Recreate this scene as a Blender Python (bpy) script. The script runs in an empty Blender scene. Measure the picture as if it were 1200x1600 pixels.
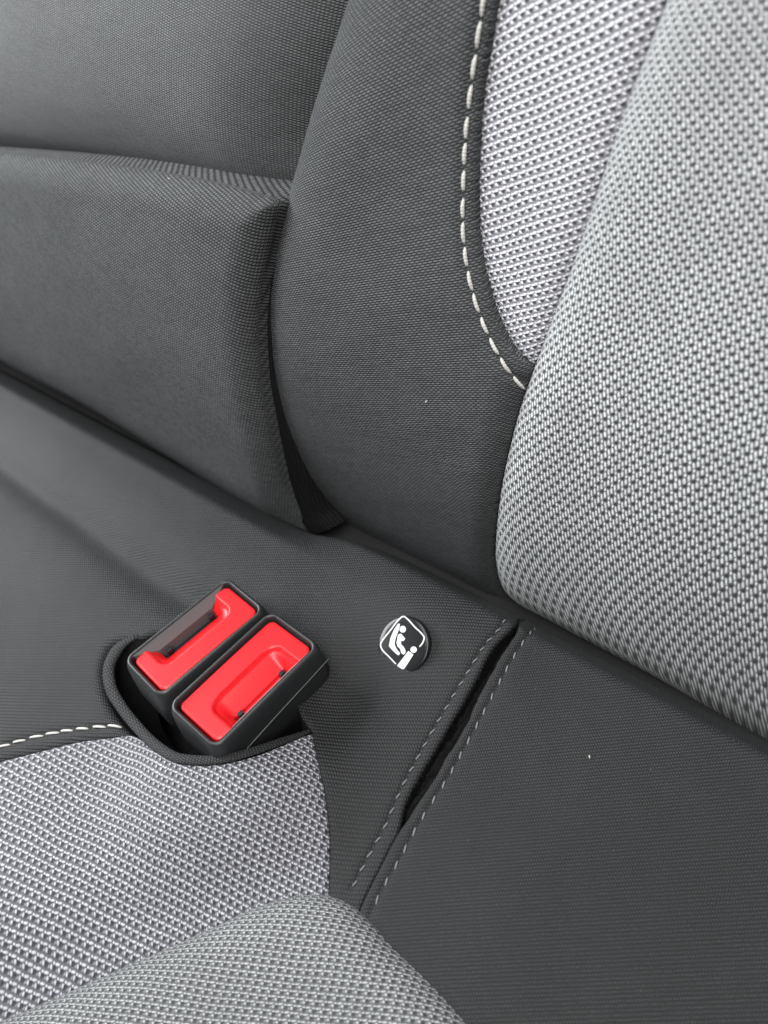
import bpy, bmesh, math, random
import numpy as np
from mathutils import Vector, Matrix
from mathutils.geometry import delaunay_2d_cdt
random.seed(7); rng = np.random.default_rng(5)
SC = bpy.context.scene
COL = SC.collection

# ------------------------------------------------------------------ camera
FPX, D0 = 1150.0, 0.26                       # focal length in photo pixels (1200x1600), distance to the seat crease
cX = np.array([.773, .366, -.519]); cX /= np.linalg.norm(cX)
cU = np.array([-.23, -.6, -.766]); cU -= cX*(cX@cU); cU /= np.linalg.norm(cU)
cY = np.cross(cU, cX)
AX = np.array([cX, cY, cU])                  # rows: world axes in (right, down, forward)
OC = D0*np.array([200/FPX, 150/FPX, 1.0])
CAM = AX @ (-OC)
cd = bpy.data.cameras.new('camera'); cam = bpy.data.objects.new('camera', cd); COL.objects.link(cam)
cd.sensor_fit = 'VERTICAL'; cd.sensor_height = 36.0; cd.lens = FPX/1600*36.0
cd.clip_start = .005; cd.clip_end = 20
Rm = Matrix([[AX[i][0], -AX[i][1], -AX[i][2]] for i in range(3)]).to_4x4()
cam.matrix_world = Matrix.Translation(Vector(CAM)) @ Rm
SC.camera = cam
SC.render.resolution_x, SC.render.resolution_y = 768, 1024
cd.dof.use_dof = True; cd.dof.focus_distance = .245; cd.dof.aperture_fstop = cd.lens/2.3

# ------------------------------------------------------------------ light
world = bpy.data.worlds.new('World'); SC.world = world; world.use_nodes = True
bg = world.node_tree.nodes['Background']; bg.inputs[1].default_value = .24
_wt = world.node_tree; _tc = _wt.nodes.new('ShaderNodeTexCoord'); _sx = _wt.nodes.new('ShaderNodeSeparateXYZ'); _cr = _wt.nodes.new('ShaderNodeValToRGB')
_wt.links.new(_tc.outputs['Generated'], _sx.inputs[0]); _wt.links.new(_sx.outputs[2], _cr.inputs[0]); _wt.links.new(_cr.outputs[0], bg.inputs[0])
_cr.color_ramp.elements[0].position = .15; _cr.color_ramp.elements[0].color = (.03, .03, .03, 1)      # dark cabin below the windows
_cr.color_ramp.elements[1].position = .75; _cr.color_ramp.elements[1].color = (.88, .93, .96, 1)

def area(name, loc, target, size, power, color=(1, 1, 1), sy=None):
    l = bpy.data.lights.new(name, 'AREA'); l.energy = power; l.color = color
    l.shape = 'RECTANGLE'; l.size = size; l.size_y = sy or size
    o = bpy.data.objects.new(name, l); COL.objects.link(o)
    o.location = loc; o.rotation_euler = (Vector(target)-Vector(loc)).to_track_quat('-Z', 'Y').to_euler()
    return o
area('window_light_door', (.34, -.30, 1.02), (0, .03, .05), .50, 17.0, (1, .99, .975), .9)
area('window_light_far', (-1.05, -.25, .56), (-.25, .0, .05), .9, 25, (.95, .98, 1), .45)
area('overhead_soft_lamp', (-.30, -.12, 1.1), (-.15, 0, 0), .5, 6.0, (.97, .985, 1))  # soft lamp added overhead for top light, no roof window
SC.view_settings.view_transform = 'Standard'; SC.view_settings.look = 'None'
SC.view_settings.exposure = 0; SC.view_settings.gamma = 1

# ------------------------------------------------------------------ projection helpers
def rays(px):
    px = np.atleast_2d(np.asarray(px, float))
    r = np.stack([(px[:, 0]-600)/FPX, (px[:, 1]-800)/FPX, np.ones(len(px))], 1)
    return r @ AX.T
def project(P):
    P = np.atleast_2d(P); c = (P-CAM) @ AX
    return np.stack([600+FPX*c[:, 0]/c[:, 2], 800+FPX*c[:, 1]/c[:, 2]], 1)
class Sheet:
    def __init__(s, e1, e2, en): s.e1, s.e2, s.en = map(np.array, (e1, e2, en)); s.M = np.array([s.e1, s.e2, s.en])
    def P(s, uv, h):
        uv = np.atleast_2d(uv); h = np.broadcast_to(h, (len(uv),))
        return uv[:, :1]*s.e1 + uv[:, 1:2]*s.e2 + h[:, None]*s.en
    def un(s, px, h=0.0):
        r = rays(px) @ s.M.T; c = s.M @ CAM
        hh = np.zeros(len(r)) if callable(h) else np.broadcast_to(h, (len(r),)).astype(float)
        for k in range(8 if callable(h) else 1):
            t = (hh-c[2])/r[:, 2]; uv = c[:2]+t[:, None]*r[:, :2]
            if callable(h): hh = .5*hh+.5*h(uv) if k < 7 else hh
        return uv
cush = Sheet((1, 0, 0), (0, 1, 0), (0, 0, 1))
back = Sheet((1, 0, 0), (0, .342, .94), (0, -.94, .342))

def smooth(pts, step, closed=False):
    """Catmull-Rom through pts, resampled to even steps."""
    p = np.asarray(pts, float); n = len(p); out = []
    if n < 3: q = p
    else:
        e = np.vstack([2*p[0]-p[1], p, 2*p[-1]-p[-2]]) if not closed else np.vstack([p[-1], p, p[0], p[1]])
        m = n-1 if not closed else n
        t = np.linspace(0, 1, 24, endpoint=False)[:, None]
        for i in range(m):
            a, b, c, d = e[i], e[i+1], e[i+2], e[i+3]
            # centripetal-ish tangents scaled by chord lengths
            lb = np.linalg.norm(c-b)+1e-9; la = np.linalg.norm(b-a)+1e-9; lc = np.linalg.norm(d-c)+1e-9
            m1 = ((c-b)/lb*la + (b-a)/la*lb)/(la+lb)*lb; m2 = ((d-c)/lc*lb + (c-b)/lb*lc)/(lb+lc)*lb
            out.append((2*t**3-3*t**2+1)*b+(t**3-2*t**2+t)*m1+(-2*t**3+3*t**2)*c+(t**3-t**2)*m2)
        q = np.vstack(out+[p[-1:] if not closed else p[:1]])
    L = np.r_[0, np.cumsum(np.linalg.norm(np.diff(q, axis=0), axis=1))]
    k = max(2, int(round(L[-1]/step))+1); s = np.linspace(0, L[-1], k)
    return np.stack([np.interp(s, L, q[:, j]) for j in range(q.shape[1])], 1)
def near(p, c):
    """distance to polyline c and nearest point."""
    p = np.atleast_2d(p); a, b = c[:-1], c[1:]; ab = b-a; l2 = (ab**2).sum(1)+1e-18
    D = np.empty(len(p)); Q = np.empty_like(p)
    for i in range(0, len(p), 4000):
        q = p[i:i+4000]
        t = np.clip(((q[:, None]-a)*ab).sum(2)/l2, 0, 1); n = a+t[..., None]*ab
        d = ((q[:, None]-n)**2).sum(2); k = d.argmin(1)
        D[i:i+4000] = np.sqrt(d[np.arange(len(q)), k]); Q[i:i+4000] = n[np.arange(len(q)), k]
    return D, Q
def inside(p, poly):
    x, y = p[:, 0][:, None], p[:, 1][:, None]
    x1, y1 = poly[:, 0], poly[:, 1]; x2, y2 = np.roll(x1, -1), np.roll(y1, -1)
    res = np.zeros(len(p), bool)
    for i in range(0, len(p), 4000):
        X, Y = x[i:i+4000], y[i:i+4000]
        c = ((y1 > Y) != (y2 > Y)) & (X < (x2-x1)*(Y-y1)/(y2-y1+1e-18)+x1)
        res[i:i+4000] = c.sum(1) % 2 == 1
    return res
def prof(d, R, dep):
    t = np.clip(1-d/R, 0, 1)
    return -dep*(1-np.sqrt(np.clip(1-t**2, 0, 1)))
_arc = {}
def extra(d, R, dep):
    """how much longer the cloth is than its plan distance, from the crest down to distance d."""
    k = (R, dep)
    if k not in _arc:
        x = np.linspace(0, R, 400); y = prof(x, R, dep)
        s = np.r_[0, np.cumsum(np.hypot(np.diff(x), np.diff(y)))]
        _arc[k] = (x, (s[-1]-s)-(R-x))
    return np.interp(d, *_arc[k], right=0)
def rim(px, sheet, h0, R, dep, inner_px):
    """edge curve on a sheet whose rounded-over outline lands on the traced pixels."""
    px = np.asarray(px, float); tgt = px.copy()
    for it in range(4):
        uv = sheet.un(tgt, h0)
        T = np.gradient(uv, axis=0); T /= np.linalg.norm(T, axis=1)[:, None]+1e-12; n = np.stack([T[:, 1], -T[:, 0]], 1)
        c = sheet.un([inner_px], h0)[0]
        mid = uv[len(uv)//2]
        if ((c-mid)*n[len(uv)//2]).sum() > 0: n = -n
        Tp = np.gradient(px, axis=0); Tp /= np.linalg.norm(Tp, axis=1)[:, None]+1e-12; npx = np.stack([Tp[:, 1], -Tp[:, 0]], 1)
        if ((np.array(inner_px)-px[len(px)//2])*npx[len(px)//2]).sum() > 0: npx = -npx
        best = np.full(len(px), -1e9); hf = h0 if callable(h0) else (lambda q: np.full(len(q), h0))
        for d in np.linspace(0, R, 25):
            q = project(sheet.P(uv-n*d, hf(uv-n*d)+prof(np.array([d]), R, dep)[0]))
            best = np.maximum(best, ((q-px)*npx).sum(1))
        tgt = tgt-npx*best[:, None]
    return uv

# ------------------------------------------------------------------ node materials
class NT:
    def __init__(s, name):
        s.m = bpy.data.materials.new(name); s.m.use_nodes = True; s.t = s.m.node_tree; s.n = s.t.nodes; s.l = s.t.links
        s.b = s.n['Principled BSDF']
    def put(s, sock, v):
        if hasattr(v, 'links'): s.l.new(v, sock)
        else: sock.default_value = v
    def f(s, op, *a, clamp=False):
        n = s.n.new('ShaderNodeMath'); n.operation = op; n.use_clamp = clamp
        for i, v in enumerate(a): s.put(n.inputs[i], v)
        return n.outputs[0]
    def noise(s, vec, scale, detail=2, rough=.5):
        n = s.n.new('ShaderNodeTexNoise'); s.put(n.inputs['Vector'], vec); n.inputs['Scale'].default_value = scale
        n.inputs['Detail'].default_value = detail; n.inputs['Roughness'].default_value = rough; return n.outputs[0]
    def mix(s, fac, a, b):
        n = s.n.new('ShaderNodeMix'); n.data_type = 'RGBA'; s.put(n.inputs[0], fac)
        s.put(n.inputs[6], a); s.put(n.inputs[7], b); return n.outputs[2]
    def uv(s):
        n = s.n.new('ShaderNodeUVMap'); n.uv_map = 'weave'; x = s.n.new('ShaderNodeSeparateXYZ'); s.l.new(n.outputs[0], x.inputs[0])
        return n.outputs[0], x.outputs[0], x.outputs[1]
    def obj(s): return s.n.new('ShaderNodeTexCoord').outputs['Object']
    def bump(s, h, dist, strength=1.0, normal=None):
        n = s.n.new('ShaderNodeBump'); n.inputs['Distance'].default_value = dist; n.inputs['Strength'].default_value = strength
        s.put(n.inputs['Height'], h)
        if normal is not None: s.l.new(normal, n.inputs['Normal'])
        return n.outputs[0]
    def lobe(s, u, v, cu, cv, a, b, ang=0):
        """a soft ellipse repeated in every cell."""
        du = s.f('SUBTRACT', s.f('FRACT', s.f('ADD', u, .5-cu)), .5)
        dv = s.f('SUBTRACT', s.f('FRACT', s.f('ADD', v, .5-cv)), .5)
        c, q = math.cos(ang), math.sin(ang)
        x = s.f('ADD', s.f('MULTIPLY', du, c/a), s.f('MULTIPLY', dv, q/a))
        y = s.f('ADD', s.f('MULTIPLY', du, -q/b), s.f('MULTIPLY', dv, c/b))
        r = s.f('ADD', s.f('MULTIPLY', x, x), s.f('MULTIPLY', y, y))
        return s.f('EXPONENT', s.f('MULTIPLY', s.f('MULTIPLY', r, r), -.7))
def sheen(b, w, tint=(1, 1, 1, 1), rough=.4):
    b.inputs['Sheen Weight'].default_value = w; b.inputs['Sheen Roughness'].default_value = rough; b.inputs['Sheen Tint'].default_value = tint

def light_weave(name, light, mid, dark, lobes=((.28, -.38, .30, .155, -.25), (-.16, -.36, .15, .15, .5), (-.37, .02, .15, .22, -.3))):
    g = NT(name); vec, u, v = g.uv()
    # yarn wobble, and the slow drift of a stretched knit
    dr = g.noise(vec, .07, 2); u = g.f('ADD', u, g.f('MULTIPLY', g.f('SUBTRACT', dr, .5), 1.1)); dr2 = g.noise(vec, .083, 2); v = g.f('ADD', v, g.f('MULTIPLY', g.f('SUBTRACT', dr2, .5), 1.1))
    wob = g.noise(vec, .55, 2); u = g.f('ADD', u, g.f('MULTIPLY', g.f('SUBTRACT', wob, .5), .16))
    wob2 = g.noise(vec, .42, 2); v = g.f('ADD', v, g.f('MULTIPLY', g.f('SUBTRACT', wob2, .5), .14))
    A, B, C = (g.lobe(u, v, *q) for q in lobes)
    H = g.lobe(u, v, .02, .03, .25, .21, .3)
    K = g.lobe(u, v, .34, .10, .16, .13, 0)
    fib = g.noise(vec, 9.0, 3, .6)
    s = g.f('MAXIMUM', g.f('MAXIMUM', A, B), C)
    s = g.f('MAXIMUM', s, g.f('MULTIPLY', K, .35))
    s = g.f('ADD', s, g.f('MULTIPLY', g.f('SUBTRACT', fib, .5), .35), clamp=True)
    cc = g.n.new('ShaderNodeCombineXYZ'); g.l.new(g.f('FLOOR', u), cc.inputs[0]); g.l.new(g.f('FLOOR', v), cc.inputs[1])
    wn = g.n.new('ShaderNodeTexWhiteNoise'); wn.noise_dimensions = '2D'; g.l.new(cc.outputs[0], wn.inputs['Vector'])
    s = g.f('MULTIPLY', s, g.f('ADD', .80, g.f('MULTIPLY', wn.outputs[0], .28)), clamp=True)
    hole = g.f('MULTIPLY', H, .9)
    col = g.mix(s, mid, light)
    col = g.mix(g.f('MULTIPLY', hole, g.f('SUBTRACT', 1.0, g.f('MULTIPLY', s, .7))), col, dark)
    tone = g.noise(vec, .05, 2)
    hs = g.n.new('ShaderNodeHueSaturation'); g.l.new(col, hs.inputs['Color'])
    g.l.new(g.f('ADD', .88, g.f('MULTIPLY', tone, .24)), hs.inputs['Value'])
    g.l.new(hs.outputs[0], g.b.inputs['Base Color'])
    ht = g.f('SUBTRACT', s, g.f('MULTIPLY', hole, .8))
    nb = g.bump(g.noise(vec, .06, 2), .004, .25)
    g.l.new(g.bump(ht, .0006, .8, nb), g.b.inputs['Normal'])
    g.b.inputs['Roughness'].default_value = .62; g.b.inputs['Specular IOR Level'].default_value = .35
    sheen(g.b, .08)
    return g.m
def dark_weave(name, hi, lo, shn=.35, bumpd=.00035, rough=.8, spec=.10):
    g = NT(name); vec, u, v = g.uv()
    wob = g.noise(vec, .3, 2); v = g.f('ADD', v, g.f('MULTIPLY', g.f('SUBTRACT', wob, .5), .3))
    row = g.f('FLOOR', v); par = g.f('MODULO', g.f('ABSOLUTE', row), 2.0)
    u2 = g.f('ADD', u, g.f('MULTIPLY', par, .5))
    A = g.lobe(u2, v, .5, .5, .40, .34, 0)
    # every yarn has its own tone
    cc = g.n.new('ShaderNodeCombineXYZ'); g.l.new(g.f('FLOOR', u2), cc.inputs[0]); g.l.new(row, cc.inputs[1])
    wn = g.n.new('ShaderNodeTexWhiteNoise'); wn.noise_dimensions = '2D'; g.l.new(cc.outputs[0], wn.inputs['Vector'])
    s = g.f('MULTIPLY', A, g.f('ADD', .72, g.f('MULTIPLY', wn.outputs[0], .5)), clamp=True)
    s = g.f('ADD', s, g.f('MULTIPLY', g.f('SUBTRACT', g.noise(vec, 5.0, 3, .6), .5), .3), clamp=True)
    mp = g.n.new('ShaderNodeMapping'); g.l.new(vec, mp.inputs[0]); mp.inputs['Scale'].default_value = (.07, 1.1, 1)
    st = g.noise(mp.outputs[0], 1.0, 2)                               # slubs: single rows of yarn run lighter or darker
    s = g.f('MULTIPLY', s, g.f('ADD', .55, g.f('MULTIPLY', st, .9)), clamp=True)
    col = g.mix(s, lo, hi)
    tone = g.noise(vec, .02, 3)
    hs = g.n.new('ShaderNodeHueSaturation'); g.l.new(col, hs.inputs['Color'])
    g.l.new(g.f('ADD', .72, g.f('MULTIPLY', tone, .56)), hs.inputs['Value'])
    # dust flecks
    vo = g.n.new('ShaderNodeTexVoronoi'); g.l.new(vec, vo.inputs['Vector']); vo.inputs['Scale'].default_value = .15
    fl = g.f('LESS_THAN', vo.outputs['Distance'], .028)
    col = g.mix(g.f('MULTIPLY', fl, .2), hs.outputs[0], (.35, .35, .33, 1))
    g.l.new(col, g.b.inputs['Base Color'])
    nb = g.bump(g.noise(vec, .03, 2), .004, .3)
    g.l.new(g.bump(s, bumpd, .8, nb), g.b.inputs['Normal'])
    g.b.inputs['Roughness'].default_value = rough; g.b.inputs['Specular IOR Level'].default_value = spec
    sheen(g.b, shn, (.85, .92, 1, 1), .45)
    return g.m
def plain(name, col, rough=.5, spec=.5, grain=0, gscale=900, var=.1):
    g = NT(name); o = g.obj()
    n = g.noise(o, 60, 3)
    a = tuple(c*(1-var) for c in col)+(1,); b = tuple(min(1, c*(1+var)) for c in col)+(1,)
    g.l.new(g.mix(n, a, b), g.b.inputs['Base Color'])
    g.b.inputs['Roughness'].default_value = rough; g.b.inputs['Specular IOR Level'].default_value = spec
    if grain: g.l.new(g.bump(g.noise(o, gscale, 3), grain, .6), g.b.inputs['Normal'])
    return g.m
M = dict(
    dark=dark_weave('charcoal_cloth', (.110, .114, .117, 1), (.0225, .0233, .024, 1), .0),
    dark2=dark_weave('charcoal_cloth_dimmed', (.0235, .024, .0252, 1), (.0060, .0062, .0066, 1), .0, rough=.60, spec=.30),  # same cloth as the backs; weaker light on the cushion put into the colour
    pad=dark_weave('charcoal_cloth_smooth', (.108, .1115, .1135, 1), (.025, .026, .0265, 1), .0, rough=.62, spec=.20),
    mesh=dark_weave('black_side_mesh', (.014, .014, .015, 1), (.003, .003, .0035, 1), .0),
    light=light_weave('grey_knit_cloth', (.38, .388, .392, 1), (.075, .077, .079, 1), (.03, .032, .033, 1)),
    upright=light_weave('grey_knit_cloth_upright_lit', (.66, .675, .68, 1), (.115, .119, .122, 1), (.026, .027, .028, 1), ((.15, .53, .145, .36, .38), (-.33, .48, .125, .34, .38), (.47, .0, .13, .2, .5))),  # same knit as the front roll, paler to carry the light on the back
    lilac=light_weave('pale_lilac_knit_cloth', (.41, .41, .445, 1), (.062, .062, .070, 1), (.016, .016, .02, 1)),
    thread=plain('cream_thread', (.46, .45, .42), .6, .3, .0001, 4000),
    thread2=plain('grey_thread', (.13, .135, .14), .6, .3, .0001, 4000),
    hem=plain('hem_cloth', (.036, .037, .039), .8, .3, .0006, 2200),
    rubber=plain('black_grained_plastic', (.020, .021, .022), .40, .45, .00012, 2600, .15),
    slot=plain('black_slot_plastic', (.012, .012, .013), .35, .5),
    red=plain('red_button_plastic', (.72, .013, .018), .36, .42, .00005, 1500, .04),
    inner=plain('lit_inner_plastic', (.105, .107, .11), .45, .5, .0001, 2000),  # grey stands for light falling on the housing's inner wall
    badge=plain('badge_plastic', (.009, .0095, .010), .20, .30, .00003, 2500),
    ink=plain('white_print', (.52, .52, .52), .5, .3),
    felt=plain('black_felt', (.009, .009, .009), .95, .1, .0015, 1400, .6),
    lining=plain('dark_lining_cloth', (.016, .016, .017), .9, .1, .0006, 2200),
    lint=plain('lint_fluff', (.55, .55, .50), .9, .1),
    shell=plain('seat_underside', (.02, .02, .02), .9, .1),
)

# ------------------------------------------------------------------ objects
def mesh_obj(name, V, F, mat, parent=None, uv=None, smoothf=True):
    me = bpy.data.meshes.new(name); me.from_pydata([tuple(map(float, v)) for v in V], [], [tuple(map(int, f)) for f in F]); me.update()
    if smoothf: me.polygons.foreach_set('use_smooth', [True]*len(me.polygons))
    if uv is not None:
        l = me.uv_layers.new(name='weave'); vi = np.empty(len(me.loops), np.int32); me.loops.foreach_get('vertex_index', vi)
        l.data.foreach_set('uv', uv[vi].astype(np.float32).ravel())
    me.materials.append(mat); o = bpy.data.objects.new(name, me); COL.objects.link(o)
    if parent:
        o.parent = parent; o.matrix_parent_inverse = parent_inv(parent)
    return o
def parent_inv(p):
    m = Matrix.Translation(p.location); q = p
    if p.type == 'MESH': return Matrix.Identity(4)
    return m.inverted()
def thing(name, label, cat, loc, group=None):
    o = bpy.data.objects.new(name, None); COL.objects.link(o); o.location = loc; o.empty_display_size = .02
    o['label'] = label; o['category'] = cat
    if group: o['group'] = group
    return o

class Panel:
    """a padded cloth panel: outline on a sheet, crown height, rounded edges, stitched dents."""
    def __init__(s, name, parent, sheet, outline, base, edges, mat, ref, cells, step=.0016, skirt=.004, dents=(), ref2=None, cells2=None):
        s.sheet, s.base, s.edges, s.dents = sheet, base, edges, dents
        poly = outline
        keep = np.linalg.norm(poly-np.roll(poly, 1, axis=0), axis=1) > 8e-5
        poly = poly[keep]
        pc = np.vstack([poly, poly[:1]])
        lo, hi = poly.min(0), poly.max(0)
        gx = np.arange(lo[0], hi[0], step); gy = np.arange(lo[1], hi[1], step*.87)
        G = np.array([(x+(j % 2)*step/2, y) for j, y in enumerate(gy) for x in gx])
        G = G[inside(G, poly)]
        d, _ = near(G, pc); G = G[d > step*.55]
        ex = []
        for c, R, dep in edges:
            T = np.gradient(c, axis=0); T /= np.linalg.norm(T, axis=1)[:, None]+1e-12; n = np.stack([T[:, 1], -T[:, 0]], 1)
            for k in (.02, .07, .15, .27, .42, .6):
                if k*R > step*1.3 and k > .3: continue
                for sg in (-1, 1): ex.append(c+n*sg*k*R)
        for c, w, dep in dents:
            T = np.gradient(c, axis=0); T /= np.linalg.norm(T, axis=1)[:, None]+1e-12; n = np.stack([T[:, 1], -T[:, 0]], 1)
            for k in (-1.8, -1, -.5, 0, .5, 1, 1.8): ex.append(c+n*k*w)
        if ex:
            E = np.vstack(ex); E = E[inside(E, poly)]; d, _ = near(E, pc); E = E[d > 2e-5]
            # coarse points close to the fine rows are dropped
            if len(E):
                cell = set(map(tuple, np.floor(E/(step*.45)).astype(int)))
                kk = np.floor(G/(step*.45)).astype(int)
                G = G[[tuple(k) not in cell for k in kk]]
                G = np.vstack([G, E])
        P = np.vstack([poly, G]); nb = len(poly)
        res = delaunay_2d_cdt([Vector(p) for p in P], [(i, (i+1) % nb) for i in range(nb)], [], 0, 1e-7)
        V = np.array([tuple(v) for v in res[0]]); F = np.array([f for f in res[2] if len(f) == 3])
        cen = V[F].mean(1); F = F[inside(cen, poly)]
        a, b, c = V[F[:, 0]], V[F[:, 1]], V[F[:, 2]]
        ar = (b[:, 0]-a[:, 0])*(c[:, 1]-a[:, 1])-(b[:, 1]-a[:, 1])*(c[:, 0]-a[:, 0])
        F[ar < 0] = F[ar < 0][:, ::-1]; F = F[np.abs(ar) > 1e-13]
        H = s.h(V); W = sheet.P(V, H)
        uvp = V.copy()
        for c, R, dep in edges:
            d, q = near(V, c); m = (d < R)
            dirn = (q-V)/(d[:, None]+1e-6)
            uvp[m] += dirn[m]*extra(d[m], R, dep)[:, None]
        # weave frame: pixel lattice vectors at a reference pixel
        def frame(rf, ce):
            q0, qa, qb, qc, qd = (sheet.un([np.add(rf, np.multiply(o_, 2))], base)[0] for o_ in ((0, 0), ce[0], ce[1], np.negative(ce[0]), np.negative(ce[1])))
            return q0, np.linalg.inv(np.stack([(qa-qc)/4, (qb-qd)/4], 1))
        p0, Mx = frame(ref, cells)
        uv = (uvp-p0) @ Mx.T
        if ref2 is not None:                                         # the cloth is stretched a little from one end to the other
            p1, My = frame(ref2, cells2); L = p1-p0
            t = ((uvp-p0) @ L)/(L@L)
            uv = uv+(.5*t)[:, None]*((uvp-p0) @ (My-Mx).T)
        F = [tuple(f) for f in F]
        # skirt from boundary edges
        from collections import Counter
        ed = Counter()
        for f in F:
            for i in range(3): ed[(f[i], f[(i+1) % 3])] += 1
        be = [e for e in ed if (e[1], e[0]) not in ed]
        bv = sorted({i for e in be for i in e}); idx = {b: len(W)+k for k, b in enumerate(bv)}
        down = W[bv]-sheet.en*skirt
        cn = V.mean(0)
        W2 = np.vstack([W, down]); uv2 = np.vstack([uv, uv[bv]+np.array([0, skirt/.0015*.5])])
        F += [(e[1], e[0], idx[e[0]], idx[e[1]]) for e in be]
        s.obj = mesh_obj(name, W2, F, mat, parent, uv2)
        s.obj.data.materials[0] = mat
    def h(s, uv):
        uv = np.atleast_2d(uv)
        H = s.base(uv) if callable(s.base) else np.full(len(uv), float(s.base))
        for c, R, dep in s.edges:
            d, _ = near(uv, c); H = H+prof(d, R, dep)
        for c, w, dep in s.dents:
            d, _ = near(uv, c); H = H-dep*np.exp(-(d/w)**2)
        return H

def px(pts, step=6): return smooth(pts, step)
def cat(*a): return np.vstack(a)
def scallop(c, period=.0024, amp=.00022, step=.0004):
    c = smooth(c, step); L = np.r_[0, np.cumsum(np.linalg.norm(np.diff(c, axis=0), axis=1))]
    T = np.gradient(c, axis=0); T /= np.linalg.norm(T, axis=1)[:, None]; n = np.stack([T[:, 1], -T[:, 0]], 1)
    ph = L/period*math.pi+np.cumsum(rng.normal(size=len(L)))*.05
    a = amp*(np.abs(np.sin(ph))-.6); a[0] = a[-1] = 0
    return c+n*a[:, None]
def tube(path, rad, nseg=8, squash=1.0, up=None, caps=True):
    """closed tube with per-point radius."""
    path = np.asarray(path, float); n = len(path); rad = np.broadcast_to(rad, (n,))
    T = np.gradient(path, axis=0); T /= np.linalg.norm(T, axis=1)[:, None]
    V = []; up = np.array([0, 0, 1.0]) if up is None else np.asarray(up, float)
    for p, t, r in zip(path, T, rad):
        s = np.cross(t, up); s /= np.linalg.norm(s)+1e-12; w = np.cross(s, t)
        for k in range(nseg):
            a = 2*math.pi*k/nseg; V.append(p+r*(math.cos(a)*s+math.sin(a)*squash*w))
    F = []
    for i in range(n-1):
        for k in range(nseg):
            k2 = (k+1) % nseg; F.append((i*nseg+k, i*nseg+k2, (i+1)*nseg+k2, (i+1)*nseg+k))
    if caps: F += [tuple(range(nseg))[::-1], tuple((n-1)*nseg+k for k in range(nseg))]
    return V, F
def stitches(name, parent, panel, uvc, period, length, r, mat, lift=.0002, arch=.0006, skew=0.0, start=0, jit=.04):
    L = np.r_[0, np.cumsum(np.linalg.norm(np.diff(uvc, axis=0), axis=1))]
    V, F = [], []; s = start
    while s+length < L[-1]:
        a = s+random.uniform(-jit, jit)*period; ln = length*random.uniform(.93, 1.05)
        q = np.linspace(a, a+ln, 21); P = np.stack([np.interp(q, L, uvc[:, j]) for j in (0, 1)], 1)
        t = np.linspace(-1, 1, 21)
        T = P[-1]-P[0]; T = T/np.linalg.norm(T); nn = np.array([T[1], -T[0]])
        P = P+nn*(skew*t*length*.5)[:, None]+nn*random.uniform(-.06, .06)*r
        H = panel.h(P).max()*0+panel.h(P)+lift+arch*(1-t**2)
        W = panel.sheet.P(P, H)
        v, f = tube(W, (r*(1-np.abs(t)**3.2)**.6+r*.12)*(1+.13*np.sin(np.arange(21)*1.9+s*999)), 8, .8, panel.sheet.en)
        o = len(V); V += v; F += [tuple(i+o for i in ff) for ff in f]
        s += period
    return mesh_obj(name, V, F, mat, parent)

# ================================================================== OUTER BACKREST
gB = lambda uv: -.018*np.clip((.09-uv[:, 1])/.09, 0, 2.2)**2         # the padding curls under towards the seat crease
BK = thing('outer_seat_back', 'outer rear seat back with pale grey knit centre and wide charcoal side bolster', 'seat back', tuple(back.P([(.02, .0)], -.05)[0]))
seam_px = [(1145, -260), (1090, -120), (1045, 0), (1020, 62), (990, 140), (958, 230), (925, 330), (890, 430), (860, 510), (835, 578), (818, 625), (800, 690), (785, 760), (777, 820), (774, 870), (780, 910), (800, 950)]
seam = back.un(px(seam_px, 7), lambda q: gB(q)-.008)
ks = int(np.argmin(np.abs(project(back.P(seam, gB(seam)-.008))[:, 1]-578)))       # strip meets the main seam here
st_px = [(835, 578), (805, 541), (785, 502), (768, 452), (755, 392), (750, 310), (752, 230), (758, 150), (770, 70), (782, 0), (806, -120), (840, -260)]
stc = scallop(back.un(px(st_px, 7), lambda q: gB(q)-.007))
rimA_px = [(640, -260), (585, -110), (545, 0), (525, 60), (505, 120), (485, 185), (467, 250), (450, 310), (437, 360), (427, 410), (421, 460), (420, 520), (424, 580), (433, 640), (448, 700), (468, 750), (492, 790), (520, 820), (562, 851), (610, 879), (660, 902), (720, 926), (760, 938), (800, 952)]
rimA = rim(px(rimA_px, 7), back, lambda q: gB(q)-.002, .036, .026, (620, 500))
rimM_px = [(800, 950), (850, 966), (900, 992), (960, 1024), (1020, 1056), (1100, 1103), (1200, 1165), (1330, 1250), (1460, 1340)]
rimM = rim(px(rimM_px, 7), back, gB, .036, .026, (1100, 700))
# bolster
side_poly = cat(rimA, seam[::-1][:len(seam)-ks], stc[1:])
hb = lambda uv: gB(uv)-.002
sew_px = [(821, 608), (800, 585), (772, 540), (750, 490), (733, 430), (725, 370), (725, 290), (729, 210), (738, 130), (748, 60), (757, 0), (780, -120), (812, -260)]
sew = back.un(px(sew_px, 7), lambda q: gB(q)-.004)
bol = Panel('side_bolster', BK, back, side_poly, hb, [(rimA, .036, .026), (seam[ks-1:], .010, .006), (stc, .007, .003)], M['dark'], (620, 495), ((7.2, -.8), (.3, 3.7)), .0018, .05, dents=[(sew, .0012, .0010)])
stitches('stitching', BK, bol, back.un(px(sew_px, 7), lambda q: bol.h(q)), .0066, .0057, .00054, M['thread'], .0001, .0004)
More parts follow.
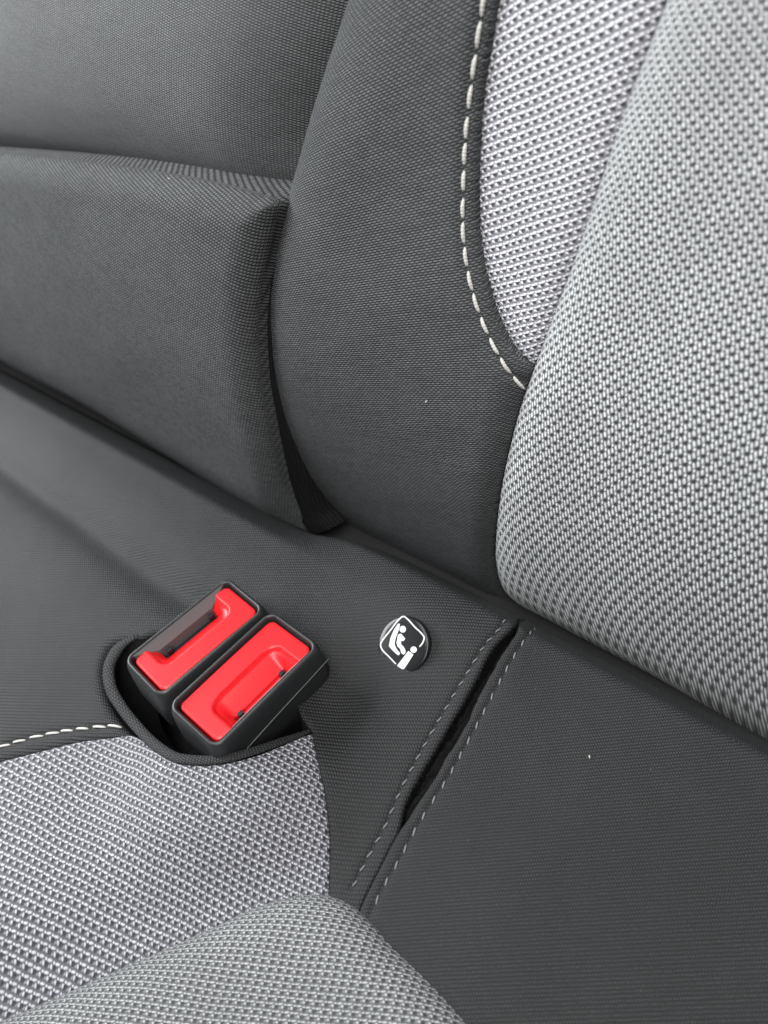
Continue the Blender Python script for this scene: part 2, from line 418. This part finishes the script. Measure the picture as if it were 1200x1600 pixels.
# pale strip between stitched seam and main seam
strip_poly = cat(stc, seam[:ks+1])
M['strip'] = light_weave('lilac_knit_strip_lit', (.84, .84, .89, 1), (.19, .19, .205, 1), (.05, .05, .055, 1))  # the insert's knit brightened: light on the strip is put into its colour
strip = Panel('pale_strip', BK, back, strip_poly, lambda uv: gB(uv)-.0058, [(stc, .005, .0012), (seam[:ks+1], .008, .003)], M['strip'], (840, 105), ((13, -6.5), (6.5, 14)), .0016, .004)
# main pale panel
main_poly = cat(seam, rimM[1:], back.un(px([(1460, 1340), (1480, 700), (1480, -260)], 30), 0)[1:], back.un(px([(1480, -260), (1145, -260)], 30), 0)[1:-1])
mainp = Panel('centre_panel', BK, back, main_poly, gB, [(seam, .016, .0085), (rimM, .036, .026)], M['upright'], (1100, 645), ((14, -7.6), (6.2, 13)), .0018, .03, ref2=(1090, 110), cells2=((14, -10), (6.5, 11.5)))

# ================================================================== ARMREST (folded up) and pad above it
AR = thing('folded_armrest', 'charcoal centre armrest folded up flush, lower left of the bolster', 'armrest', tuple(back.P([(-.2, .06)], -.05)[0]))
topA_px = [(-420, 221), (-120, 230), (0, 239), (80, 246), (170, 256), (260, 269), (340, 284), (400, 297), (436, 305)]
rgtA_px = [(436, 305), (440, 315), (439, 328), (433, 346), (428, 370), (420, 402), (410, 458), (406, 505), (408, 560), (413, 612), (424, 670), (436, 725), (449, 775), (464, 812), (484, 838)]
botA_px = [(484, 838), (440, 824), (400, 803), (330, 758), (250, 706), (170, 656), (100, 616), (40, 586), (0, 562), (-120, 500), (-420, 350)]
hA = .001
_am = back.un([(230, 480)], hA)[0]
hArm = lambda uv: hA+.006*np.exp(-(((uv[:, 0]-_am[0])/.10)**2+((uv[:, 1]-_am[1])/.045)**2))-.007*np.clip((.05-uv[:, 1])/.07, 0, 2.2)**2
_tpx = topA_px[:-2]+[(392, 297)]+[(418, 306), (429, 317), (432, 334), (431, 352), (427, 374)]+rgtA_px[5:]
topA = rim(px(_tpx, 5), back, hArm, .012, .009, (250, 500))
botA = rim(px(botA_px, 8), back, hArm, .042, .024, (250, 500))
_c0 = back.un(px(_tpx, 5), hArm); _dd = topA-_c0                     # even out the rim offset round the corner
for _ in range(60): _dd[1:-1] = (_dd[:-2]+_dd[1:-1]+_dd[2:])/3
topA = _c0+_dd
botA[0] = topA[-1]; rgtA = topA[int(np.argmax(topA[:, 0]+topA[:, 1])):]
arm_poly = cat(topA, botA[1:])
arm = Panel('front_cover', AR, back, arm_poly, hArm, [(topA, .012, .009), (botA, .042, .024)], M['dark'], (330, 520), ((3.6, 2.8), (2.4, -2.7)), .0023, .055)
# side mesh strip: welt just outside the right edge
side_in = rgtA[3:]
Tn = np.gradient(side_in, axis=0); Tn /= np.linalg.norm(Tn, axis=1)[:, None]; nn = np.stack([Tn[:, 1], -Tn[:, 0]], 1)
if (nn[len(nn)//2][0]) < 0: nn = -nn
V = []; F = []; offs = [(-.001, -.0085), (.0008, -.0095), (.0022, -.012), (.003, -.017), (.0034, -.024), (.0034, -.045)]
tt = np.linspace(0, 1, len(side_in))
for (o_, h_) in [(a, b-.004) for a, b in offs]: V += list(back.P(side_in+nn*(o_*(1+2.8*tt[:, None]**1.5)), hArm(side_in)+h_))
k = len(side_in)
for j in range(len(offs)-1):
    for i in range(k-1): F.append((j*k+i, j*k+i+1, (j+1)*k+i+1, (j+1)*k+i))
uvw = np.array([(i*1.2, j*3.0) for j in range(len(offs)) for i in range(k)], float)
mesh_obj('side_cover', V, F, M['mesh'], AR, uvw)

UP = thing('centre_seat_back', 'plain charcoal centre seat back directly above the folded armrest', 'seat back', tuple(back.P([(-.2, .18)], -.05)[0]))
hU = -.005; _u0 = back.un([(300, 285)], hU)[0][1]; hUp = lambda uv: hU-.24*np.clip(uv[:, 1]-_u0, 0, 1)**1.0
upB = back.un(px([(x, y+4) for x, y in topA_px[:-1]]+[(436, 310), (470, 316), (560, 330)], 8), hU-.030)
upR_px = [(560, 335), (520, 305), (498, 240), (510, 180), (532, 110), (556, 40), (575, -20), (620, -130), (680, -260)]
upR = back.un(px(upR_px, 8), lambda q: hUp(q)-.016)
upR = smooth(np.vstack([upB[-1], upR[3:]]), .003)
up_poly = cat(upB, upR[1:], back.un(px([(680, -260), (200, -260), (-420, -260), (-420, 221)], 40), hUp)[1:-1])
up = Panel('front_cover', UP, back, up_poly, hUp, [(upB, .058, .034), (upR, .050, .026)], M['pad'], (300, 130), ((3.7, 2.6), (2.4, -2.7)), .003, .05)

# ================================================================== SEAT CUSHION
CU = thing('rear_seat_cushion', 'rear bench cushion of charcoal cloth with pale knit insert and front roll', 'seat cushion', (0, -.08, -.06))
roll_px = [(-420, 1758), (-120, 1650), (0, 1597), (60, 1571), (150, 1531), (240, 1491), (330, 1451), (400, 1418), (450, 1402), (490, 1398), (516, 1401), (545, 1411), (580, 1436), (620, 1476), (680, 1532), (745, 1602), (850, 1720), (940, 1830)]
roll0 = cush.un(px(roll_px, 8), -.003)
ins_px = [(-420, 1308), (-120, 1222), (0, 1191), (60, 1176), (120, 1161), (180, 1153), (206, 1150), (240, 1171), (275, 1192), (300, 1196), (350, 1194), (400, 1182), (445, 1164), (487, 1145)]
insr_px = [(487, 1145), (495, 1185), (505, 1230), (512, 1280), (515, 1330), (514, 1370), (514, 1405)]
crease_px = [(-420, 455), (-120, 650), (0, 727), (60, 771), (120, 812), (180, 860), (240, 905), (300, 940), (350, 965)]
crease = cush.un(px(crease_px, 10), 0)
bump_c = cush.un([(330, 1235)], .010)[0]; dip_c = cush.un([(530, 1075)], .0)[0]; badge_c = cush.un([(632, 1005)], 0)[0]
def zc(uv):
    x, y = uv[:, 0], uv[:, 1]
    d, _ = near(uv, roll0); dc, _ = near(uv, crease)
    H = .0148*np.exp(-(((x-bump_c[0])/.036)**2+((y-bump_c[1])/.030)**2)**1.5) 
    H = H-.004*np.exp(-(((x-dip_c[0])/.014)**2+((y-dip_c[1])/.018)**2))          # cloth pushed up in front of the buckles
    H = H+.005*np.exp(-(((x-badge_c[0]-.0)/.035)**2+((y-badge_c[1]-.012)/.016)**2))  # crown under the badge
    H = H-.009*np.exp(-(d/.022)**2)*(1/(1+np.exp(-( -x-.0)/.01)))
    H = H-.0032*np.exp(-(dc/.0070)**2)+.002*np.exp(-((dc-.022)/.016)**2)
    lf = 1/(1+np.exp((x+.092)/.010))
    H = H-.09*np.clip((y+.006)/.04, 0, 1.5)**1.3*(1-lf)-lf*(.075*np.clip((y+.020)/.04, 0, 1.5)**1.3)                                      # runs down behind the backrest
    return H
slitL_px = [(810, 968), (802, 980), (790, 992), (768, 1017), (748, 1055), (731, 1086), (717, 1111), (710, 1122), (679, 1175), (652, 1220), (634, 1256), (624, 1297)]
slitR_px = [(812, 968), (809, 984), (797, 1004), (781, 1028), (766, 1056), (748, 1089), (738, 1112), (721, 1146), (699, 1181), (676, 1222), (652, 1256), (634, 1285), (624, 1297)]
low_px = [(624, 1297), (610, 1322), (595, 1352), (578, 1385), (562, 1420), (552, 1445)]
U = lambda p, st=6, dz=0: cush.un(px(p, st), lambda q: zc(q)+dz)
ins_e, insr_e = U(ins_px, 6, -.001), scallop(U(insr_px, 6, -.001))
slitL, slitR, low = U(slitL_px, 4, -.0006), U(slitR_px, 4, -.0006), U(low_px, 5)
slitR = smooth(slitR, .0005); _w = np.convolve(rng.normal(size=len(slitR)), np.ones(5)/5, 'same')*.0006; slitR[:, 0] += .35*_w*np.sin(np.linspace(0, math.pi, len(slitR)))
slitR[0] = slitL[0]; slitR[-1] = slitL[-1]; low[0] = slitL[-1]
roll_r = [p for p in roll_px if p[0] >= 514]
# under the roll
hid = U([(552, 1445), (535, 1432), (514, 1405)], 8); hid[0] = low[-1]; hid[-1] = insr_e[-1]
hemL_px = [(206, 1150), (180, 1118), (162, 1078), (159, 1040), (172, 1010), (210, 1000)]
hemL = U(hemL_px, 4, 0); hemL[0] = ins_e[int(np.argmin(np.linalg.norm(ins_e-hemL[0], axis=1)))]
kq = int(np.argmin(np.linalg.norm(ins_e-hemL[0], axis=1)))
behind = U([(210, 1000), (300, 975), (400, 985), (455, 1030), (478, 1062), (466, 1105), (487, 1145)], 8, 0); behind[0] = hemL[-1]; behind[-1] = insr_e[0]
up_ = U([(-420, 300), (0, 530), (250, 665), (470, 790), (600, 830), (740, 900), (850, 930)], 14, 0)
A0 = cush.un([(-420, 1308)], 0); 
top_join = U([(850, 930), (812, 968)], 8); top_join[0] = up_[-1]; top_join[-1] = slitL[0]
left_join = U([(-420, 1308), (-420, 800), (-420, 300)], 20); left_join[0] = ins_e[0]; left_join[-1] = up_[0]
rear_poly = cat(up_, top_join[1:], slitL[1:], low[1:], hid[1:], insr_e[::-1][1:], behind[::-1][1:], hemL[::-1][1:], ins_e[:kq][::-1], left_join[1:-1])
sL_px = [(790, 966), (783, 977), (757, 1007), (735, 1042), (711, 1081), (686, 1123), (652, 1183), (628, 1228), (598, 1296), (574, 1339), (549, 1388)]
sR_px = [(836, 978), (821, 997), (801, 1027), (780, 1065), (759, 1105), (724, 1170), (700, 1213), (673, 1255), (647, 1298), (623, 1343), (598, 1386), (578, 1428)]
sF_px = [(-420, 1280), (-120, 1196), (0, 1166), (40, 1154), (90, 1143), (140, 1136), (196, 1132)]
sLc, sRc, sFc = U(sL_px), U(sR_px), U(sF_px)
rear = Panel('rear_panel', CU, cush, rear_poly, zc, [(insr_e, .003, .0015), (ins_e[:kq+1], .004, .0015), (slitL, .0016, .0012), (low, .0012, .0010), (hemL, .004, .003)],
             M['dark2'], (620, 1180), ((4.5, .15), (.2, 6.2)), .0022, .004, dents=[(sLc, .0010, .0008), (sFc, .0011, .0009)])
stitches('stitching', CU, rear, sLc, .0046, .0024, .00022, M['thread2'], .00005, .0002, .25)
stitches('stitching', CU, rear, sFc, .0064, .0056, .00042, M['thread'], .0002, .0004, .12, .002)
# right hand panel
rj = U([(812, 968), (850, 930), (1000, 985), (1200, 1100), (1500, 1290)], 12); rj[0] = slitR[0]
rr = U([(1500, 1290), (1500, 1830), (940, 1845)], 30)
rb = U([(940, 1845), (760, 1640), (660, 1545), (590, 1480), (560, 1455), (552, 1445)], 10); rb[-1] = low[-1]
right_poly = cat(slitR[::-1], rj[1:], rr[1:], rb[1:], low[::-1][1:-1])
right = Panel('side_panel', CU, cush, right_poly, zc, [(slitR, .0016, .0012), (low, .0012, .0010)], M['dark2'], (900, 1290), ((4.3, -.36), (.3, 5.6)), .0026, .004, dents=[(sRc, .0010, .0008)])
stitches('stitching', CU, right, sRc, .0054, .0026, .00026, M['thread2'], .00005, .0002, -.25)
# pale insert
hi1 = U([(514, 1405), (500, 1425), (400, 1445), (250, 1515), (100, 1585), (0, 1630), (-420, 1800)], 10); hi1[0] = insr_e[-1]
hi2 = U([(-420, 1800), (-420, 1308)], 20); hi2[-1] = ins_e[0]
ins_poly = cat(ins_e, insr_e[1:], hi1[1:], hi2[1:-1])
insert = Panel('insert_panel', CU, cush, ins_poly, lambda q: zc(q)+.0002, [(ins_e, .003, .0012), (insr_e, .004, .0015)], M['lilac'], (60, 1500), ((12.5, 5.9), (-6, 17)), .0018, .004, ref2=(420, 1290), cells2=((10.6, 5), (-4.2, 11)))
# front roll
hR = .006
kr = 8
rollc = px(roll_px, 8)
rollE = rim(rollc, cush, hR, .013, .011, (350, 1700))
roll_poly = cat(rollE, cush.un(px([(940, 1830), (400, 1850), (-420, 1880)], 30), hR)[1:], cush.un(px([(-420, 1880), (-420, 1758)], 30), hR)[1:-1])
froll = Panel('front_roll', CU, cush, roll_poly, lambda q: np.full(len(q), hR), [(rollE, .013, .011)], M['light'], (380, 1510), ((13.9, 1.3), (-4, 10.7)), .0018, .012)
# rolled hem round the buckle opening
hem_px = [(232, 990), (203, 1000), (184, 1016), (171, 1043), (174, 1076), (191, 1106), (214, 1135), (247, 1167), (275, 1184), (300, 1188), (345, 1187), (400, 1173), (445, 1157), (486, 1142)]
hem_uv = U(hem_px, 4)
hw = np.interp(np.linspace(0, 1, len(hem_uv)), [0, .12, .3, .6, .9, 1], [.0003, .0028, .0021, .0016, .0014, .0007])
V, F = tube(cush.P(hem_uv, zc(hem_uv)+.0003-.002*np.clip(1-np.arange(len(hem_uv))/6, 0, 1)), hw, 12, .42)
mesh_obj('opening_hem', V, F, M['dark2'], CU, np.array([(k*1.1, i*.85) for i in range(len(hem_uv)) for k in range(12)], float))
# dark lining of the opening and felt in the anchor slit
def wall(name, uvc, z1, mat, parent, closed=False, lean=0):
    n = len(uvc); top = cush.P(uvc, zc(uvc)-.0012); c = uvc.mean(0); b = cush.P(uvc+(uvc-c)*lean, -z1)
    V = list(top)+list(b); F = [(i, i+1, n+i+1, n+i) for i in range(n-1)]
    if closed: F.append((n-1, 0, n, 2*n-1))
    return mesh_obj(name, V, F, mat, parent)
wall('opening_lining', cat(hemL[::-1], ins_e[kq+1:], behind[::-1][1:-1]), .030, M['lining'], CU, True, -.22)
wall('slit_lining', cat(slitL, slitR[::-1][1:-1]), .014, M['felt'], CU, True)
V = []; F = []
mid = (smooth(slitL, .0015)); n = 60
a = np.stack([np.interp(np.linspace(0, 1, n), np.linspace(0, 1, len(slitL)), slitL[:, j]) for j in (0, 1)], 1)
b = np.stack([np.interp(np.linspace(0, 1, n), np.linspace(0, 1, len(slitR)), slitR[:, j]) for j in (0, 1)], 1)
for i in range(n):
    for k in range(7):
        q = a[i]+(b[i]-a[i])*(k/6)*1.1; V.append((q[0], q[1], -.006+.0010*math.sin(i*.37+k)+rng.normal()*.0007))
for i in range(n-1):
    for k in range(6): F.append((i*7+k, (i+1)*7+k, (i+1)*7+k+1, i*7+k+1))
mesh_obj('slit_padding', V, F, M['felt'], CU)
V, F = [], []
for cc, sg in ((slitL, 1), (slitR, -1)):                             # frayed fibres along both lips
    for _ in range(170):
        i = rng.integers(2, len(cc)-2); p = cc[i]; t = cc[i+1]-cc[i-1]; t = t/np.linalg.norm(t); n_ = np.array([-t[1], t[0]])
        if (np.array([.0, 1])@n_)*0+((slitR if sg > 0 else slitL).mean(0)-cc.mean(0))@n_ < 0: n_ = -n_
        L_ = rng.uniform(.0003, .0009); a_ = p+t*rng.normal()*.0006; e_ = a_+n_*L_*rng.uniform(.3, 1)+t*rng.normal()*L_*.6
        q_ = np.linspace(0, 1, 4)[:, None]; h_ = zc(a_[None])[0]-.0008
        W_ = np.hstack([a_+(e_-a_)*q_, h_-.0012*q_**2])
        v_, f_ = tube(W_, .00006, 4, 1, (0, 0, 1.0), False); o_ = len(V); V += v_; F += [tuple(k+o_ for k in g) for g in f_]
mesh_obj('frayed_edge', V, F, M['lining'], CU)
def slab(name, P4, mat, parent): return mesh_obj(name, P4, [(0, 1, 2, 3)], mat, parent, smoothf=False)
def block(name, sheet, u0, u1, v0, v1, h0, h1, mat, parent):
    V = []
    for h in (h0, h1):
        V += list(sheet.P([(u0, v0), (u1, v0), (u1, v1), (u0, v1)], h))
    return mesh_obj(name, V, [(0, 3, 2, 1), (4, 5, 6, 7), (0, 1, 5, 4), (1, 2, 6, 5), (2, 3, 7, 6), (3, 0, 4, 7)], mat, parent, smoothf=False)
block('base', cush, -.9, .25, -.30, .10, -.075, -.052, M['shell'], CU)
block('back_shell', back, -.085, .45, -.02, .62, -.085, -.060, M['shell'], BK)
block('back_shell', back, -.9, -.09, -.02, .12, -.085, -.062, M['shell'], AR)
block('back_shell', back, -.9, -.09, .122, .62, -.085, -.062, M['shell'], UP)

# ================================================================== BUCKLES
def plane_un(p, z0, tx, ty):
    r = rays([p])[0]; t = (z0+tx*CAM[0]+ty*CAM[1]-CAM[2])/(r[2]-tx*r[0]-ty*r[1]); return CAM+t*r
def rrect(a, b, r, n=7):
    out = []
    for cx, cy, s in ((a-r, b-r, 0), (-a+r, b-r, 1), (-a+r, -b+r, 2), (a-r, -b+r, 3)):
        for k in range(n):
            t = math.pi/2*(s+k/(n-1)); out.append((cx+r*math.cos(t), cy+r*math.sin(t)))
    return out
def sstep(x, a, b):
    t = np.clip((x-a)/(b-a), 0, 1); return t*t*(3-2*t)
def buckle(corners, z0, tx, ty, flip, label, outer_right):
    C = np.array([plane_un(c, z0, tx, ty) for c in corners])         # rear-left, rear-right, front-right, front-left
    o = C.mean(0)
    la = ((C[2]+C[3])-(C[0]+C[1]))/2; L = np.linalg.norm(la)/2+.0017; ea = la/np.linalg.norm(la)
    n = np.array([-tx, -ty, 1.0]); n /= np.linalg.norm(n)
    eb = np.cross(n, ea); 
    if eb[0] < 0: eb = -eb
    W = abs(((C[1]+C[2])-(C[0]+C[3]))/2@eb)/2+.0014
    print('buckle', L*2, W*2, o)
    ew = -eb if flip else eb; ea2 = -ea if flip else ea               # slot side is +b
    if np.dot(np.cross(ea2, ew), n) < 0: ea2 = ea2
    T = lambda q: o+q[0]*ea2+q[1]*ew+q[2]*n
    root = thing('seat_belt_buckle', label, 'belt buckle', tuple(o-n*.03), 'seat belt buckles side by side in the cushion opening')
    r = .0042
    loops = []
    def ring(da, db, rr, z, sh=0, sb=0): loops.append([(x+sh, y+sb, z) for x, y in rrect(L+da, W+db, max(rr, .0006))])
    fr = -1 if flip else 1                                           # +a of the local frame faces front unless flipped
    ring(-.007, -.0035, r, -.050, fr*.001); ring(-.004, -.001, r, -.030, fr*.001)
    ring(.0002, .0010, r+.0005, -.0205, -fr*.000); ring(.0014, .0012, r+.0006, -.019); ring(.0010, .0008, r+.0004, -.010)
    ring(.0004, .0003, r, -.003); ring(0, 0, r, -.0016); ring(-.0003, -.0003, r-.0002, -.0006); ring(-.0008, -.0008, r-.0006, -.00005)
    ring(-.0013, -.0013, r-.001, -.00005); ring(-.0017, -.0017, r-.0014, -.0005); ring(-.0019, -.0019, r-.0016, -.0015); ring(-.0021, -.0021, r-.0018, -.011)
    k = len(loops[0]); V = [T(p) for lp in loops for p in lp]; F = []
    for j in range(len(loops)-1):
        for i in range(k): F.append((j*k+i, j*k+(i+1) % k, (j+1)*k+(i+1) % k, (j+1)*k+i))
    F.append(tuple(range((len(loops)-1)*k, len(loops)*k)))
    flipn = np.dot(np.cross(ea2, ew), n) < 0
    fx = (lambda F: [f[::-1] for f in F]) if flipn else (lambda F: F)
    mesh_obj('housing', V, fx(F), M['rubber'], root)
    # release button with thumb scoop and tongue slot
    iL, iW = L-.0024, W-.0024; na, nb_ = 110, 56
    A, B = np.meshgrid(np.linspace(-1, 1, na)*iL, np.linspace(-1, 1, nb_)*iW, indexing='ij')
    # squeeze grid into rounded corners
    rc = .0026; ax = np.clip(np.abs(A)-(iL-rc), 0, None); bx = np.clip(np.abs(B)-(iW-rc), 0, None)
    hyp = np.hypot(ax, bx); mx = np.maximum(ax, bx); sc = np.where(hyp > 0, mx/np.maximum(hyp, 1e-9), 1)
    A2 = np.sign(A)*(np.minimum(np.abs(A), iL-rc)+ax*sc); B2 = np.sign(B)*(np.minimum(np.abs(B), iW-rc)+bx*sc)
    de = np.minimum(iL-np.abs(A), iW-np.abs(B))
    Z = np.full_like(A, -.0012)-.0009*(1-np.clip(de/.0010, 0, 1))**2
    Z = Z-.0003*(A/iL)**2
    bs = -.0024; be = iW-.0052
    m = 1-sstep(np.abs(A), .0108, .0150)
    qx = np.clip(1-np.hypot(np.clip(np.abs(A)-.0095, 0, None)/.0062, np.clip(bs+.004-B, 0, None)/.004), 0, 1)
    sl = np.clip((B-bs)/(be-bs), 0, 1.0)
    Z = Z-sstep(qx, 0, .22)*.0015-m*.0040*sl**1.2
    cut = (np.abs(A) < .0118) & (B > be)
    Z = np.where(cut, -.0098 if flip else np.where(np.abs(A) < .0092, -.0078, -.0098), Z)
    Z[:, 0] = -.0098; Z[:, -1] = -.0098; Z[0, :] = -.0098; Z[-1, :] = -.0098
    V = [T((A2[i, j], B2[i, j], Z[i, j])) for i in range(na) for j in range(nb_)]
    F = [(i*nb_+j, (i+1)*nb_+j, (i+1)*nb_+j+1, i*nb_+j+1) for i in range(na-1) for j in range(nb_-1)]
    bt = mesh_obj('release_button', V, fx(F), M['red'], root)
    bt.data.set_sharp_from_angle(angle=math.radians(38))
    # slot floor and catches
    def bx_(name, a0, a1, b0, b1, z0_, z1_, mat, par=root):
        V = [T((a, b, z)) for z in (z0_, z1_) for a, b in ((a0, b0), (a1, b0), (a1, b1), (a0, b1))]
        o_ = mesh_obj(name, V, fx([(0, 3, 2, 1), (4, 5, 6, 7), (0, 1, 5, 4), (1, 2, 6, 5), (2, 3, 7, 6), (3, 0, 4, 7)]), mat, par, smoothf=False)
        md = o_.modifiers.new('bevel', 'BEVEL'); md.width = .0002; md.segments = 2
        return o_
    ts = bx_('tongue_slot', -.0117, .0117, be+.0004, iW+.0002, -.0097, -.0088, M['slot'])
    li = [T(p) for p in ((-L+.0032, W-.0019, -.0004), (L-.0032, W-.0019, -.0004), (.0118, W-.0046, -.0040), (-.0118, W-.0046, -.0040), (.0118, W-.0046, -.0090), (-.0118, W-.0046, -.0090), (-L+.0032, W-.0014, -.009), (L-.0032, W-.0014, -.009))]
    mesh_obj('slot_ramp', li, [(0, 1, 2, 3), (3, 2, 4, 5), (0, 3, 5, 6), (1, 7, 4, 2)], M['inner'], root, smoothf=False)
    for sx in (-1, 1):
        bx_('slot_catch', sx*.0095-.0010, sx*.0095+.0010, be+.0005, be+.0020, -.0087, -.0045, M['slot'], ts)
    # moulding seam down the outer side
    if outer_right:
        s_ = [T((fr*(-L*1.02+2.04*L*t), W+.0012-.0002+.00005*math.sin(9*t), -.0082-.0040*t)) for t in np.linspace(0, 1, 24)]
        V, F = tube(np.array(s_), .00016, 6, 1, n); mesh_obj('moulding_seam', V, F, M['inner'], root)
    return root
TX, TY = -.04, -.14
buckle([(353, 908), (407, 950), (258, 1082), (193, 1030)], .014-.14*.06, TX, TY, True, 'red and black belt buckle in the cushion opening, the one farther from the round badge', False)
buckle([(423, 961), (492, 1007), (334, 1172), (272, 1093)], .014-.14*.06, TX, TY, False, 'red and black belt buckle in the cushion opening, the one nearer the round badge', True)

# ================================================================== ANCHOR BADGE
nb = (-np.array([32/FPX, 205/FPX, 1])/1.016*.852+np.array([-.96, -.27, 0])*.524); nb = AX @ nb; nb /= np.linalg.norm(nb)
cb = cush.P(cush.un([(629, 1008)], lambda q: zc(q)+.0009), 0)[0]; cb[2] = zc(cb[None, :2])[0]+.0009
tb = ((cb-CAM) @ AX)[2]; RB = 45.5/FPX*tb*1.02
bd = thing('anchor_badge', 'small round dark badge with white child seat symbol, pinned right of the buckles', 'badge', tuple(cb-nb*.003))
e1 = np.cross(nb, [0, 0, 1.0]); e1 /= np.linalg.norm(e1); e2 = np.cross(nb, e1)
BT = lambda a, b, z: cb+a*e1+b*e2+z*nb
V, F = [], []; K = 64
pr = [(.55, -.0055), (.93, -.0032), (.985, -.0024), (1.0, -.0016), (.995, -.0007), (.975, -.0002), (.94, 0), (.8, .00005), (.5, .0001), (.2, .0001)]
for q, z in pr:
    for k in range(K): V.append(BT(q*RB*math.cos(2*math.pi*k/K), q*RB*math.sin(2*math.pi*k/K), z))
for j in range(len(pr)-1):
    for k in range(K): F.append((j*K+k, j*K+(k+1) % K, (j+1)*K+(k+1) % K, (j+1)*K+k))
F.append(tuple(range((len(pr)-1)*K, len(pr)*K)))
mesh_obj('disc', V, F, M['badge'], bd)
def bpt(z):                                                          # zoomed-photo coordinates -> badge plane
    p = (560+z[0]/4, 930+z[1]/4); r = rays([p])[0]; t = (nb@(cb-CAM))/(nb@r); q = CAM+t*r-cb; return np.array([q@e1, q@e2])
sym_V, sym_F = [], []
def sym_poly(zp):
    P = [bpt(z) for z in zp]; m = len(P); o = len(sym_V)
    ar = sum(P[i][0]*P[(i+1) % m][1]-P[(i+1) % m][0]*P[i][1] for i in range(m))
    if ar < 0: P = P[::-1]
    res = delaunay_2d_cdt([Vector(p) for p in P], [(i, (i+1) % m) for i in range(m)], [], 1, 1e-8)
    for v in res[0]: sym_V.append(BT(v[0], v[1], .00022))
    for f in res[2]: sym_F.append(tuple(i+o for i in f))
def sym_stroke(zp, w):
    c = smooth(zp, 6); T = np.gradient(c, axis=0); T /= np.linalg.norm(T, axis=1)[:, None]; n_ = np.stack([T[:, 1], -T[:, 0]], 1)
    sym_poly(list(c+n_*w)+list((c-n_*w)[::-1]))
sym_stroke([(236, 430), (190, 382), (152, 342), (143, 325), (141, 305), (150, 288), (200, 222), (258, 150), (272, 137), (288, 134), (303, 145), (355, 200), (400, 244), (412, 262), (409, 285), (398, 306), (384, 322)], 4.2)
sym_poly([(262, 180), (250, 178), (225, 215), (203, 265), (192, 318), (215, 345), (243, 372), (256, 376), (262, 362), (240, 335), (228, 308), (233, 275), (255, 215)])
sym_poly([(279+20*math.cos(t), 213+21*math.sin(t)) for t in np.linspace(0, 2*math.pi, 24, endpoint=False)])
sym_poly([(262, 241), (250, 248), (245, 270), (240, 300), (246, 320), (262, 336), (270, 362), (282, 372), (294, 364), (297, 348), (286, 325), (268, 306), (270, 284), (284, 287), (294, 272), (282, 257), (272, 244)])
sym_poly([(347+20*math.cos(t), 341+20*math.sin(t)) for t in np.linspace(0, 2*math.pi, 24, endpoint=False)])
sym_poly([(314, 349), (345, 372), (292, 456), (280, 464), (262, 466), (244, 440)])
mesh_obj('symbol', sym_V, sym_F, M['ink'], bd, smoothf=False)

# ================================================================== LINT
def lint(p, panel, sz, where):
    uv = panel.sheet.un([p], lambda q: panel.h(q)); c = panel.sheet.P(uv, panel.h(uv))[0]
    V, F = [], []
    for k in range(5):
        d = rng.normal(size=3); d /= np.linalg.norm(d); e = rng.normal(size=3)*.4
        t = np.linspace(-1, 1, 7)[:, None]
        W = c+panel.sheet.en*sz*.35+(t*d+(t**2)*e)*sz*.5
        v, f = tube(W, sz*.12*(1-.7*t[:, 0]**2), 6); o = len(V); V += v; F += [tuple(i+o for i in g) for g in f]
    o = mesh_obj('lint_speck', V, F, M['lint']); o['label'] = where; o['category'] = 'lint'; o['group'] = 'lint specks on the cloth'
lint((667, 627), bol, .0008, 'tiny pale lint speck on the charcoal backrest bolster')
lint((921, 1183), right, .0009, 'tiny pale lint speck on the dark cushion right of the slit')
lint((294, 1471), insert, .0014, 'yellowish lint crumb on the pale insert beside the front roll')
lint((265, 279), arm, .0010, 'tiny pale lint speck on the top edge of the folded armrest')
